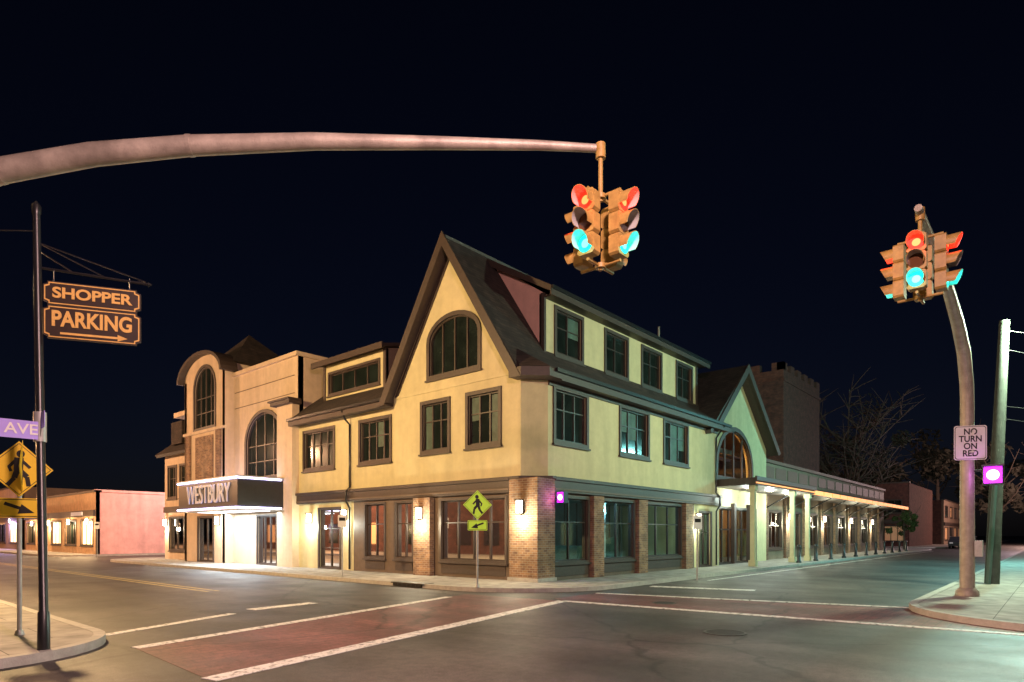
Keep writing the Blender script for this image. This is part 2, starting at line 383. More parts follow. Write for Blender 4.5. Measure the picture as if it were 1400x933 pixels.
# chamfered corner
o.add('second_floor_walls',CREAM,[(-.1,.6,3.5),(.6,0,3.5),(.6,0,6.98),(-.1,.6,6.98)],[(0,1,2,3)])
WR=[(.98,2.85,4.75,6.5),(5.2,7.35,4.75,6.5),(8.8,11.0,4.75,6.5)]
o.prism('second_floor_walls',CREAM,'R',0,[(.6,3.5),(14.3,3.5),(14.3,6.95),(.6,6.95)],-.25,0,[opening(*w) for w in WR])
for w in WR: window(o,'R',0,*w,3,2,blind=.3)
o.box('second_floor_walls',CREAM,14.05,14.3,0.02,8,3.5,6.95)
o.box('ground_floor_walls',CREAM,14.35,14.6,0.02,8,0,3.45)
# eaves
o.prism('eaves',BROWN,'H',6.7,[(-.55,.75),(-.55,.22),(.1,-.46),(.75,-.46),(.75,.75)],0,.29)
o.box('eaves',BROWN,.75,14.9,-.46,-.40,6.66,6.99); o.box('eaves',BROWN,.75,14.9,-.40,.02,6.70,6.78)
o.box('eaves',BROWN,.6,14.3,-.06,.0,6.55,6.70)
o.box('gutter',BLACK,.4,14.9,-.56,-.46,6.88,7.0)
o.box('eaves',BROWN,-.46,-.40,7.4,14.7,6.66,6.99); o.box('eaves',BROWN,-.40,.02,7.4,14.7,6.70,6.78)
o.box('gutter',BLACK,-.56,-.46,7.5,14.7,6.88,7.0)
# main roof
o.slab('roof',ROOF,[(-.5,.35,6.92),(14.9,.35,6.92),(14.9,3.95,12.45),(-.5,3.95,12.45)],.2,BROWN)
o.slab('roof',ROOF,[(-.5,7.55,6.92),(14.9,7.55,6.92),(14.9,3.95,12.45),(-.5,3.95,12.45)],.2,BROWN)
o.prism('rake_boards',BROWN,'L',-.5,[(.22,6.68),(3.95,12.52),(7.68,6.68),(7.30,6.68),(3.95,11.98),(.60,6.68)],0,.07)
o.prism('rake_boards',BROWN,'L',-.1,[(.75,7.0),(3.95,11.98),(7.15,7.0),(6.98,7.0),(3.95,11.72),(.92,7.0)],0,.05)
o.slab('roof',ROOF,[(.1,-.48,7.0),(14.9,-.48,7.0),(14.9,1.3,8.05),(.1,1.3,8.05)],.1,BROWN)
o.slab('roof',ROOF,[(-.5,.30,7.0),(.1,-.48,7.0),(.1,1.3,8.05)],.05,BROWN)
o.prism('gable_end_wall',CREAM,'L',14.6,[(.5,6.9),(7.4,6.9),(3.95,12.1)],-.1,0)
# shed dormer
WD=[(2.63,4.29),(6.02,7.71),(9.03,10.75),(12.4,14.0)]
o.prism('dormer_walls',CREAM,'R',1.2,[(1.9,7.75),(14.6,7.75),(14.6,10.3),(1.9,10.3)],-.2,0,[opening(a,b,8.28,9.92) for a,b in WD])
for a,b in WD: window(o,'R',1.2,a,b,8.28,9.92,2,2,blind=.2)
o.prism('dormer_walls',SALMON,'L',1.9,[(1.2,7.7),(3.75,11.95),(3.6,11.98),(1.2,10.3)],-.1,.0)
o.box('dormer_trim',BROWN,1.86,1.98,1.15,1.3,7.8,10.3); o.box('dormer_trim',BROWN,14.5,14.64,1.15,1.3,7.8,10.3)
o.slab('dormer_roof',ROOF,[(1.7,.72,10.34),(15.0,.72,10.34),(15.0,3.85,12.16),(1.7,3.85,12.16)],.12,BROWN)
o.box('dormer_trim',BROWN,1.65,15.05,.66,.72,10.06,10.36); o.box('dormer_trim',BROWN,1.9,14.9,.72,1.2,10.12,10.18)
o.box('gutter',BLACK,1.65,15.05,.58,.66,10.26,10.38)
o.prism('dormer_trim',BROWN,'L',1.67,[(.66,10.16),(.66,10.38),(3.8,12.2),(3.9,12.0)],0,.04)
# middle roof with dormer
o.slab('roof',ROOF,[(-.48,7.5,6.99),(-.48,14.62,6.99),(4,14.62,10.35),(4,5.35,10.35)],.12,BROWN)
o.box('roof',BROWN,4,12,5.6,14.6,9.9,10.3)
o.prism('dormer_walls',CREAM,'L',.7,[(8.8,7.6),(13.4,7.6),(13.4,9.5),(8.8,9.5)],-.15,0,[opening(9.25,13.0,8.12,9.05)])
window(o,'L',.7,9.25,13.0,8.12,9.05,4,1,trim=.1)
o.prism('dormer_walls',TAUPE,'R',8.8,[(.72,7.7),(3.7,10.2),(.72,9.5)],-.1,0)
o.slab('dormer_roof',ROOF,[(.3,8.5,9.58),(.3,13.8,9.58),(4.0,13.8,10.42),(4.0,8.5,10.42)],.14,BROWN)
o.box('dormer_trim',BROWN,.22,.3,8.45,13.85,9.36,9.62)
o.box('dormer_trim',BROWN,.64,.7,8.72,8.9,7.7,9.5); o.box('dormer_trim',BROWN,.64,.7,13.3,13.45,7.7,9.5)
o.tube('downspout',BLACK,[(-.5,10.3,6.9),(-.3,10.3,6.5),(-.07,10.3,6.3),(-.07,10.3,3.6),(-.26,10.3,3.4),(-.26,10.3,3.0),(-.08,10.3,2.7),(-.08,10.3,.05)],.045,8)
o.tube('downspout',BLACK,[(14.1,-.5,6.9),(14.1,-.2,6.5),(14.1,-.07,6.3),(14.1,-.07,3.6),(14.1,-.26,3.4),(14.1,-.26,3.0),(14.1,-.08,2.7),(14.1,-.08,.05)],.045,8)
o.tube('vent_pipe',GALV,[(13.6,2.8,11),(13.6,2.8,12.3)],.06,8)
# interior
o.box('interior',INT,5.2,14.0,5.2,14.4,0,6.9)
o.box('interior',INT,.3,14.0,.3,14.4,3.1,3.3); o.box('interior',INT,.3,14.0,.3,14.4,.0,.02)
for q in((2.8,2.8),(2.8,8.2),(8.2,2.8),(11.6,2.6)): o.box('interior',SIGNW,q[0],q[0]+.35,q[1],q[1]+.35,.02,3.1)
o.box('interior',CURT,4.0,4.7,1.2,3.8,.02,1.1); o.box('interior',CURT,9,10.2,3.2,4.4,.02,1.4)
for i in range(9): o.box('interior_trim',PANEL,5.15,5.2,5.6+i,5.66+i,.02,3.1); o.box('interior_trim',PANEL,5.6+i,5.66+i,5.15,5.2,.02,3.1)
for q,pw,c in(((3.2,1.8,2.7),85,(.30,.82,1)),((8.4,2.8,2.7),120,(.30,.82,1)),((2.2,6.8,2.7),26,(1,.75,.45)),((2.4,11.9,2.5),80,(.8,1,.7)),((12.4,2.0,2.4),30,(.8,1,.8))):
    light('ceiling_light','POINT',q,pw,c,o,shadow_soft_size=.15)
for a,z in((.45,2.45),(5.45,2.35)): sconce(o,'L',-.2,a,z,190,(1,.88,.6))
sconce(o,'L',0,13.4,2.3,90,(.9,1,.85)); sconce(o,'L',0,10.62,2.4,90,(.9,1,.85))
sconce(o,'R',0,11.95,2.3,110,GREEN)
o.finish({'brick_piers':.01,'band':.01})
# ---------------------------------------------------------------- theater
t=Ob('theater_building')
t.prism('walls',WARMW,'L',0,[(14.62,0),(21.1,0),(21.1,10.1),(14.62,10.1)],-.3,0,[opening(16.1,19.7,4.5,7.8,1.5),opening(16.2,18.5,.05,2.5)])
window(t,'L',0,16.1,19.7,4.5,7.8,4,4,arch=1.5,trim=.16)
window(t,'L',0,16.2,18.5,.05,2.5,4,1,glass=GLASS,trim=.07)
t.box('walls',WARMW,.02,12,14.62,14.9,0,10.1)
t.box('walls',WARMW,-.36,0.01,14.5,15.9,0,7.75)
t.box('cornice',BROWN,-.62,.05,14.35,16.1,7.75,7.92); t.box('cornice',BROWN,-.7,.0,14.3,16.2,7.92,8.0)
t.box('parapet_cap',WARMW,-.14,.4,14.5,21.08,10.1,10.3); t.box('parapet_cap',WARMW,.4,12,14.5,15.0,10.1,10.3)
t.box('walls',WARMW,.31,11,14.95,30,9.0,9.3)
for z in(8.35,9.2): t.fbox('reveal_lines',PANEL,'L',0,14.9,21.0,z,z+.04,0,.012)
def arc(v0,v1,zs,rise,n=18): 
    c=(v0+v1)/2;w=(v1-v0)/2
    return [(c+w*math.cos(math.pi*i/n),zs+rise*math.sin(math.pi*i/n)) for i in range(n+1)]
t.prism('tower_wall',WARMW,'L',-.5,[(21.1,0),(26.3,0)]+arc(21.1,26.3,10.45,1.2),-.3,0,
  [opening(22.3,24.9,7.6,11.0,1.2),opening(22.5,24.4,.05,2.5),opening(22.5,24.4,3.1,4.1)])
window(t,'L',-.5,22.3,24.9,7.6,11.0,4,4,arch=1.2,trim=.14)
window(t,'L',-.5,22.5,24.4,.05,2.5,2,1,glass=GLASS,trim=.1)
window(t,'L',-.5,22.5,24.4,3.1,4.1,2,1,trim=.08)
t.box('tower_wall',WARMW,-.5,4.0,21.11,21.4,0.01,10.45); t.box('tower_wall',WARMW,-.5,4.0,26.0,26.29,0,10.45)
bp=arc(20.85,26.6,10.40,1.42); bi=arc(21.05,26.4,10.38,1.27)
t.prism('curved_eyebrow_roof',BROWN,'L',-.5,bp+bi[::-1],-.6,.35)
for a in(21.5,25.4): t.fbox('pilasters',BRICK,'L',-.5,a,a+.55,4.4,7.3,-.02,.10)
t.fbox('pilasters',BRICK,'L',-.5,22.5,24.7,4.5,7.1,-.02,.06)
t.fbox('string_course',WARMW,'L',-.5,21.12,26.28,7.3,7.45,0,.12)
ap=(1.9,23.2,13.3); bb=[(-.1,21.0,11.0),(-.1,25.7,11.0),(3.9,25.7,11.0),(3.9,20.6,11.0)]
t.add('pyramid_roof',ROOF,bb+[ap],[(0,1,4),(1,2,4),(2,3,4),(3,0,4),(0,1,2,3)])
t.box('tower_wall',WARMW,.1,3.6,21.42,25.5,10.0,11.0)
t.prism('wing_walls',WARMW,'L',0,[(26.3,0),(30.6,0),(30.6,6.6),(26.3,6.6)],-.3,0,[opening(27,28.2,3.9,5.8),opening(28.8,30,3.9,5.8),opening(27,29.8,.6,2.6)])
window(t,'L',0,27,28.2,3.9,5.8); window(t,'L',0,28.8,30,3.9,5.8); window(t,'L',0,27,29.8,.6,2.6,3,1,glass=GLASS,trim=.08)
t.fbox('band',BROWN,'L',0,26.32,30.6,2.95,3.3,0,.1)
t.slab('wing_roof',ROOF,[(-.5,26.3,6.6),(-.5,30.9,6.6),(1.6,30.9,8.3),(1.6,26.3,8.3)],.2,BROWN)
t.box('wing_roof',BROWN,1.6,10,26.3,30.6,6.6,8.2); t.box('walls',WARMW,.02,10,30.3,30.58,0,6.6)
t.box('wing_roof',ROOF,.0,1.2,28,29.6,7.2,8.6)
t.box('interior',INT,.3,5,14.95,30,3.0,3.2); t.box('interior',WARMW,3.5,3.7,14.95,30,0,3.0)
light('lobby_light','POINT',(2,17.5,2.5),100,(.9,1,.9),t,shadow_soft_size=.2)
light('lobby_light','POINT',(1.8,24,2.5),35,(1,.8,.5),t,shadow_soft_size=.2)
# marquee
t.box('marquee_box',BLACK,-2.6,-.02,15.3,21.8,2.85,4.1)
for z in(4.12,2.76):
    t.box('marquee_tubes',STRIP,-2.68,-2.6,15.22,21.8,z,z+.07)
    t.box('marquee_tubes',STRIP,-2.6,-.5,15.22,15.3,z,z+.07)
t.box('marquee_edge',ALU,-2.7,0,15.2,21.82,4.20,4.26); t.box('marquee_edge',ALU,-2.66,0,15.24,21.82,2.70,2.755)
for i in range(4):
    t.box('soffit_panels',SOFF,-1.9,-.7,15.9+i*1.5,16.7+i*1.5,2.68,2.695)
light('marquee_light','AREA',(-1.3,18.5,2.64),520,(.78,.92,1),t,shape='RECTANGLE',size=2.2,size_y=6)
light('marquee_wash','AREA',(-1.2,18.5,4.3),110,(.80,.70,.95),t,shape='RECTANGLE',size=1.5,size_y=6,rot=(math.pi,0,0))
text(t,'WESTBURY',LETTER,(-2.63,18.35,3.47),'L',4.7,.90,.03,.0)
sconce(t,'L',-.5,21.75,2.3,50,(1,.8,.5)); sconce(t,'L',0,30.2,2.3,150,(1,.85,.6)); sconce(t,'L',0,26.6,2.4,80,(1,.8,.5))
light('uplight','SPOT',(-1.1,23.6,3.2),600,(1,.78,.5),t,spot_size=1.5,spot_blend=.8,shadow_soft_size=.1,rot=(0,math.radians(180-20),0))
t.finish({'marquee_box':.02})
# ---------------------------------------------------------------- entrance hall with gable
e=Ob('entrance_hall_building')
sl=(10.4-6.6)/4.5
e.prism('gable_wall',CREAM,'R',.3,[(14.62,0),(22.2,0),(22.2,6.6),(17.7,10.4),(14.62,10.4-sl*3.08)],-.3,0,
   [opening(15.1,19.8,4.55,7.1,2.0),opening(15.0,20.4,.05,2.9)])
window(e,'R',.3,15.1,19.8,4.55,7.1,4,3,arch=2.0,glass=GLASS,trim=.22,mw=.06)
window(e,'R',.3,15.0,20.4,.05,2.9,6,2,glass=GLASS,trim=.12,mw=.06)
e.slab('roof',ROOF,[(17.7,-.3,10.62),(17.7,14,10.62),(12.9,14,6.55),(12.9,-.3,6.55)],.2,BROWN)
e.slab('roof',ROOF,[(17.7,-.3,10.62),(17.7,14,10.62),(22.7,14,6.4),(22.7,-.3,6.4)],.2,BROWN)
e.prism('rake_boards',BROWN,'R',-.3,[(13.4,6.75),(17.7,10.68),(22.8,6.35),(22.4,6.2),(17.7,10.2),(13.9,6.75)],0,.06)
e.box('canopy',BROWN,14.4,24.0,-1.9,.3,3.95,4.3); e.box('canopy',BROWN,14.3,24.1,-2.0,-1.9,4.15,4.36)
e.box('canopy_light_strip',WARMSTRIP,14.4,24.0,-1.96,-1.91,4.02,4.08)
for a in(14.9,20.9,23.7):
    e.box('columns',CREAM,a-.11,a+.11,-1.70,-1.48,.3,3.7); e.box('columns',CREAM,a-.17,a+.17,-1.76,-1.42,0,.3); e.box('columns',CREAM,a-.17,a+.17,-1.76,-1.42,3.7,3.949)
for a in(17.0,19.2): e.box('door_piers',BROWN,a-.14,a+.14,.1,.3,.02,3.2)
WI=mat('warm_interior',(.55,.28,.11),.8,.4,1)
e.box('interior',WI,14.9,22,4.5,4.7,0,8); e.box('interior',WI,14.7,22,.7,4.5,4.0,4.1)
for i in range(5): e.box('interior_beams',BROWN,14.9,22,1+i*.7,1.15+i*.7,6.0,6.25)
for i in range(5): e.box('interior_beams',BROWN,15.3+i*1.3,15.5+i*1.3,4.4,4.5,4.1,8)
light('chandelier','POINT',(17.6,2.5,5.5),420,(1,.5,.18),e,shadow_soft_size=.3)
light('lobby_light','POINT',(17.6,2.5,2.6),110,(1,.95,.8),e,shadow_soft_size=.3)
for a in(16.4,19.6,22.6): 
    light('canopy_light','POINT',(a,-.8,3.5),190,(.86,1,.88),e,shadow_soft_size=.12)
    e.box('downlights',LAMPW,a-.12,a+.12,-.92,-.68,3.93,3.948)
e.finish()
# ---------------------------------------------------------------- long low building
l=Ob('low_commercial_building')
hs=[(24.0+i*4.0,26.4+i*4.0,.7,3.0) for i in range(8)]
l.prism('walls',TAUPE,'R',.8,[(22.2,0),(58,0),(58,6.0),(22.2,6.0)],-.3,0,[opening(*h) for h in hs])
for h in hs: window(l,'R',.8,*h,3,2,glass=GLASS,trim=.1,mw=.05)
l.box('parapet',PANEL,22.2,58.1,.66,1.1,6.0,6.2); l.box('roof',BROWN,22.2,57.9,1.1,14,5.3,5.6)
l.box('end_wall',TAUPE,57.7,58,.82,14,0,6)
l.box('canopy',BROWN,24.2,58.6,-1.2,.8,4.05,4.3)
l.slab('canopy_roof',BROWN,[(24.2,-1.22,4.32),(58.6,-1.22,4.32),(58.6,.8,4.9),(24.2,.8,4.9)],.04)
for i in range(17): l.box('canopy_light_strip',WARMSTRIP,24.3+i*2.02,26.15+i*2.02,-1.30,-1.23,4.06,4.32)
for i in range(9): 
    a=27.2+i*4.0-4
    l.box('piers',BRICK,a-.35,a+.35,.62,.8,0,4.05)
    l.tube('canopy_brackets',BLACK,[(a,.62,3.2),(a,-.3,3.7),(a,-1.0,4.05)],.04,6)
for i in range(15): l.box('wall_panels',PANEL,23+i*2.35,25+i*2.35,.77,.8,5.1,5.8)
l.box('interior',WI,22.5,57.6,4.5,4.6,0,5)
for a in(26,34,42,50): light('dining_light','POINT',(a,2.8,2.8),60,(1,.65,.35),l,shadow_soft_size=.2)
for a in(27.2,35.2,43.2,51.2): sconce(l,'R',.62,a,2.7,220,(1,.95,.66))
l.finish()
b=Ob('brick_tower'); b.box('walls',DBRICK,34.4,44,3.2,8,0,14.3); b.box('cornice',DBRICK,34.3,44.1,3.1,8.1,13.4,13.6)
b.box('chimney_stack',DBRICK,35.0,38.2,8.0,9.4,0,13.0)
for i in range(6): b.box('parapet_blocks',DBRICK,34.4+i*1.75,35.3+i*1.75,3.2,3.7,14.3,14.9)
for i in range(3): b.box('parapet_blocks',DBRICK,34.4,34.9,3.2+i*1.8,4.1+i*1.8,14.3,14.901)
b.finish()
# ---------------------------------------------------------------- far buildings
def shop(name,u0,u1,v0,v1,h,wallm,sidem,lit=SHOPL,face='L',n=5,two=False):
    s=Ob(name); pl=u0 if face=='L' else v0; a0,a1=(v0,v1) if face=='L' else (u0,u1)
    w=(a1-a0)/n; hs=[(a0+i*w+w*.15,a0+(i+1)*w-w*.15,.7,2.7) for i in range(n)]
    up=[(a0+i*w+w*.25,a0+(i+1)*w-w*.25,4.4,6.1) for i in range(n)] if two else []
    s.prism('front_wall',wallm,face,pl,[(a0,0),(a1,0),(a1,h),(a0,h)],-.3,0,[opening(*q) for q in hs+up])
    for i,q in enumerate(hs): window(s,face,pl,*q,3,1,glass=lit if i%3!=1 else DGLASS,trim=.08)
    for i,q in enumerate(up): window(s,face,pl,*q,2,2,trim=.1,glass=DIML if i%2 else DGLASS)
    if face=='L': s.box('walls',sidem,u0+.01,u1,v0,v0+.3,0,h); s.box('walls',sidem,u0+.01,u1,v1-.3,v1,0,h); s.box('walls',sidem,u1-.3,u1,v0+.3,v1-.3,0,h)
    else: s.box('walls',sidem,u0,u0+.3,v0+.31,v1,0,h); s.box('walls',sidem,u1-.3,u1,v0+.31,v1,0,h)
    s.box('roof',BROWN,u0+.3,u1-.3,v0+.3,v1-.3,h-.5,h-.3)
    s.fbox('sign_band',BROWN,face,pl,a0,a1,3.0,3.5,.0,.15); s.fbox('cornice',BROWN,face,pl,a0-.1,a1+.1,h-.001,h+.15,-.4,.12)
    return s
s=shop('shop_building',0,14,44.3,66,4.9,mat('orange_front',(.60,.38,.22),.8,.2,2),PINK,n=5)
s.box('parapet',PINK,-.05,14,44.2,44.6,4.9,5.1)
for a in(46,51,57,63): sconce(s,'L',0,a,2.6,380,(1,.66,.32))
s.box('board_sign',LETTER,-.2,-.16,47,50,3.1,3.4)
s.finish()
s=shop('shop_building',0,14,68,120,6.5,TAUPE,TAUPE,n=9,two=False)
for a,c in((72,(.7,.5,1)),(84,(1,.5,.2)),(98,(.7,.5,1))): sconce(s,'L',0,a,3,600,c)
s.finish()
shop('shop_building',80,100,2,12,8.3,DBRICK,DBRICK,lit=DIML,face='L',n=3,two=True).finish()
shop('shop_building',104,150,1,12,7,TAUPE,DBRICK,lit=DIML,face='R',n=8,two=True).finish()
def plain(name,u0,u1,v0,v1,h,m):
    s=Ob(name); s.box('walls',m,u0,u1,v0,v1,0,h); s.box('roof',BROWN,u0-.1,u1+.1,v0-.1,v1+.1,h,h+.2)
    k=0; a=v0+1
    while a<v1-2.2:
        for z in(.7,4.2):
            s.box('windows',DGLASS if (k%3) else DIML,u1-.01,u1+.02,a,a+1.6,z,z+1.9)
            k+=1
        a+=3
    a=u0+1
    while a<u1-2.2:
        for z in(.7,4.2): s.box('windows',DGLASS if (k%4) else DIML,a,a+1.6,v1-.01,v1+.02,z,z+1.9); k+=1
        a+=3
    s.finish()
plain('brick_building',-34,-19,6,60,7.5,DBRICK); plain('brick_building',4,40,-36,-18,8,DBRICK); plain('brick_building',-40,-22,-40,-20,9,TAUPE)

# ---------------------------------------------------------------- surveyed points (east/north of the viewpoint tripod)
TH=math.radians(49.1); c_,s_=math.cos(TH),math.sin(TH)
def g(E_,N_,z=0):
    dx,dy=E_-.81,N_-20.7
    return (c_*dx+s_*dy,-s_*dx+c_*dy,z)
CAM=g(0,0,1.55)

SC=.302   # section pitch
def head(o,cx,cy,ztop,ang,tag,red=True,green=True):
    """3-section signal head, facing direction ang (radians in plan)"""
    f=Vector((math.cos(ang),math.sin(ang),0)); r=Vector((-f.y,f.x,0)); up=Vector((0,0,1)); c=Vector((cx,cy,0))
    def pt(a,z,d): return c+r*a+up*z+f*d
    for i in range(3):
        z1=ztop-SC*i; z0=z1-SC+.010; w=.138; d0,d1=-.09,.07
        vs=[]
        for d in(d0,d1):
            for a,z in((-w+.03,z0),(w-.03,z0),(w,z0+.03),(w,z1-.03),(w-.03,z1),(-w+.03,z1),(-w,z1-.03),(-w,z0+.03)): vs.append(pt(a,z,d))
        o.add('housing_'+tag,SIGY,vs,[tuple(range(8)),tuple(range(8,16))]+[(k,(k+1)%8,(k+1)%8+8,k+8) for k in range(8)])
        zc=(z0+z1)/2; n=22
        ring=[pt(.120*math.cos(2*math.pi*k/n),zc+.120*math.sin(2*math.pi*k/n),d1+.004) for k in range(n)]
        hot=[pt(.062*math.cos(2*math.pi*k/n),zc+.062*math.sin(2*math.pi*k/n),d1+.009) for k in range(n)]
        m1=REDL if(i==0 and red) else GRNL if (i==2 and green) else OFFL
        o.add('lens_'+tag,m1,ring,[tuple(range(n))])
        if m1 is not OFFL: o.add('lens_'+tag,REDH if i==0 else GRNH,hot,[tuple(range(n))])
        vis=[];k2=18
        for q,(R_,dd) in enumerate(((.128,d1),(.128,d1+.21),(.121,d1+.21),(.121,d1))):
            for k in range(k2+1):
                t_=math.radians(-30+240*k/k2); cut=.12*(1-math.sin(t_))/2 if dd>d1 else 0
                vis.append(pt(R_*math.cos(t_),zc+R_*math.sin(t_),dd-cut))
        for q in range(3):
            ff=[(q*(k2+1)+k,q*(k2+1)+k+1,(q+1)*(k2+1)+k+1,(q+1)*(k2+1)+k) for k in range(k2)]
            o.add('visor_'+tag,VIN if q==2 else SIGY,vis,ff,True)
        if m1 is not OFFL:
            light('signal_glow','POINT',pt(0,zc-.02,d1+.17),3.2 if i==0 else 2.0,(1,.012,.002) if i==0 else (.01,.85,.66),o,shadow_soft_size=.04)
def signal_cluster(o,x,y,zt,arm_z):
    o.tube('hanger',SIGY,[(x,y,arm_z),(x,y,zt-.02)],.032,10)
    o.tube('hanger_clamp',SIGY,[(x,y,arm_z-.16),(x,y,arm_z+.05)],.07,12)
    H_=SC*3
    for z in(zt+.045,zt-H_-.04):
        o.tube('bracket',SIGY,[(x,y,z-.03),(x,y,z+.03)],.08,14)
        for k in range(4):
            a=math.pi*k/2; o.tube('bracket',SIGY,[(x,y,z),(x+.33*math.cos(a),y+.33*math.sin(a),z)],.024,8)
    o.tube('bracket',SIGY,[(x,y,zt-H_-.10),(x,y,zt-H_-.04)],[.03,.05],10)
    d=.31
    head(o,x-d,y,zt,math.pi,'west'); head(o,x,y-d,zt,-math.pi/2,'south')
    head(o,x+d,y,zt,0,'east'); head(o,x,y+d,zt,math.pi/2,'north')
m=Ob('traffic_signal')
P0=(-7.94,8.1)
path=[(-7.94,8.1,0),(-7.94,8.1,3),(-7.93,8.1,4.6),(-7.8,8.12,5.4),(-7.45,8.2,5.95),(-6.75,8.33,6.33),(-5.6,8.45,6.62),(-4.37,8.6,6.83),(-2.73,8.75,6.98),(-1.0,8.9,7.05),(.4,9.0,7.08),(1.2,9.07,7.08)]
m.tube('mast_arm',GALV,[g(*p) for p in path],[.17,.165,.16,.16,.16,.155,.145,.13,.108,.085,.065,.055],20)
for q in(5,7): m.tube('arm_joint',GALV,[Vector(g(*path[q]))-(Vector(g(*path[q+1]))-Vector(g(*path[q]))).normalized()*.03,Vector(g(*path[q]))+(Vector(g(*path[q+1]))-Vector(g(*path[q]))).normalized()*.03],[.162-.012*(q-5)]*2,20)
cx,cy,_=g(1.27,9.08); signal_cluster(m,cx,cy,6.34,7.1)
m.box('base',KERB,g(*P0)[0]-.35,g(*P0)[0]+.35,g(*P0)[1]-.35,g(*P0)[1]+.35,0,.15)
m.finish()
m=Ob('traffic_signal')
pu,pv=3.5,-11.15
path=[(pu,0),(pu,3),(pu,4.9),(pu-.12,5.35),(pu-.75,6.0),(pu-2.0,6.43),(pu-3.6,6.72),(pu-5.4,6.88),(pu-7.3,6.98)]
m.tube('mast_arm',GALV,[(a,pv,z) for a,z in path],[.165,.155,.15,.15,.145,.13,.11,.085,.06],20)
m.tube('pole_base',GALV,[(pu,pv,0),(pu,pv,.12),(pu,pv,.2)],[.26,.25,.18],16)
signal_cluster(m,pu-7.1,pv,6.49,7.0)
m.box('control_box',ALU,pu-.12,pu+.12,pv-.32,pv-.16,1.0,1.4)
m.tube('pedestrian_bracket',BLACK,[(pu,pv,3.15),(pu-.02,pv-.5,3.15)],.03,8)
m.box('pedestrian_head',BLACK,pu-.14,pu+.08,pv-.74,pv-.32,2.78,3.27)
m.box('pedestrian_lens',PEDL,pu-.155,pu-.14,pv-.71,pv-.35,2.82,3.22)
m.tube('pedestrian_glow_core',PEDH,[(pu-.159,pv-.53,3.02),(pu-.155,pv-.53,3.02)],.13,16,smooth=False)  # round bright disc painting the lens glow, no hand symbol
m.box('pedestrian_visor',BLACK,pu-.26,pu-.14,pv-.75,pv-.31,3.23,3.27)
light('pedestrian_glow','POINT',(pu-.5,pv-.5,3.0),14,(.8,.2,1),m,shadow_soft_size=.1)
m.finish({'pedestrian_head':.015})
def flat_sign(o,part,mt,c,ang,poly,d=0.0,th=.006):
    f=Vector((math.cos(ang),math.sin(ang),0)); r=Vector((-f.y,f.x,0)); c=Vector(c)
    n=len(poly); vs=[c+r*a+Vector((0,0,z))+f*(d+th) for a,z in poly]+[c+r*a+Vector((0,0,z))+f*d for a,z in poly]
    tr=tessellate_polygon([[Vector((a,z,0)) for a,z in poly]])
    o.add(part,mt,vs,[tuple(x) for x in tr]+[tuple(k+n for k in x) for x in tr]+[(k,(k+1)%n,(k+1)%n+n,k+n) for k in range(n)])
def rotface(ang):
    f=Vector((math.cos(ang),math.sin(ang),0)); r=Vector((-f.y,f.x,0)); u=Vector((0,0,1))
    return Matrix((r,u,f)).transposed()
def rr(w,h,r=.05,n=4):
    return [(a,b) for a,b in rrect(-w/2,w/2,-h/2,h/2,r,n)]
q=Ob('no_turn_on_red_sign'); an=math.atan2(-.5,-1)
base=Vector((pu,pv,3.85))
flat_sign(q,'sign_plate',SIGNW,base,an,rr(.72,.86),.17)
flat_sign(q,'sign_border',BLACK,base,an,rr(.68,.82),.177,.001); flat_sign(q,'sign_face',SIGNW,base,an,rr(.655,.795),.179,.001)
q.box('mount_band',ALU,pu-.16,pu+.16,pv-.16,pv+.16,3.6,3.65); q.box('mount_band',ALU,pu-.16,pu+.16,pv-.16,pv+.16,4.05,4.1)
f=Vector((math.cos(an),math.sin(an),0))
text(q,'NO\nTURN\nON\nRED',BLACK,base+f*.185,rotface(an),.5,.70,.001,.02)
q.finish()

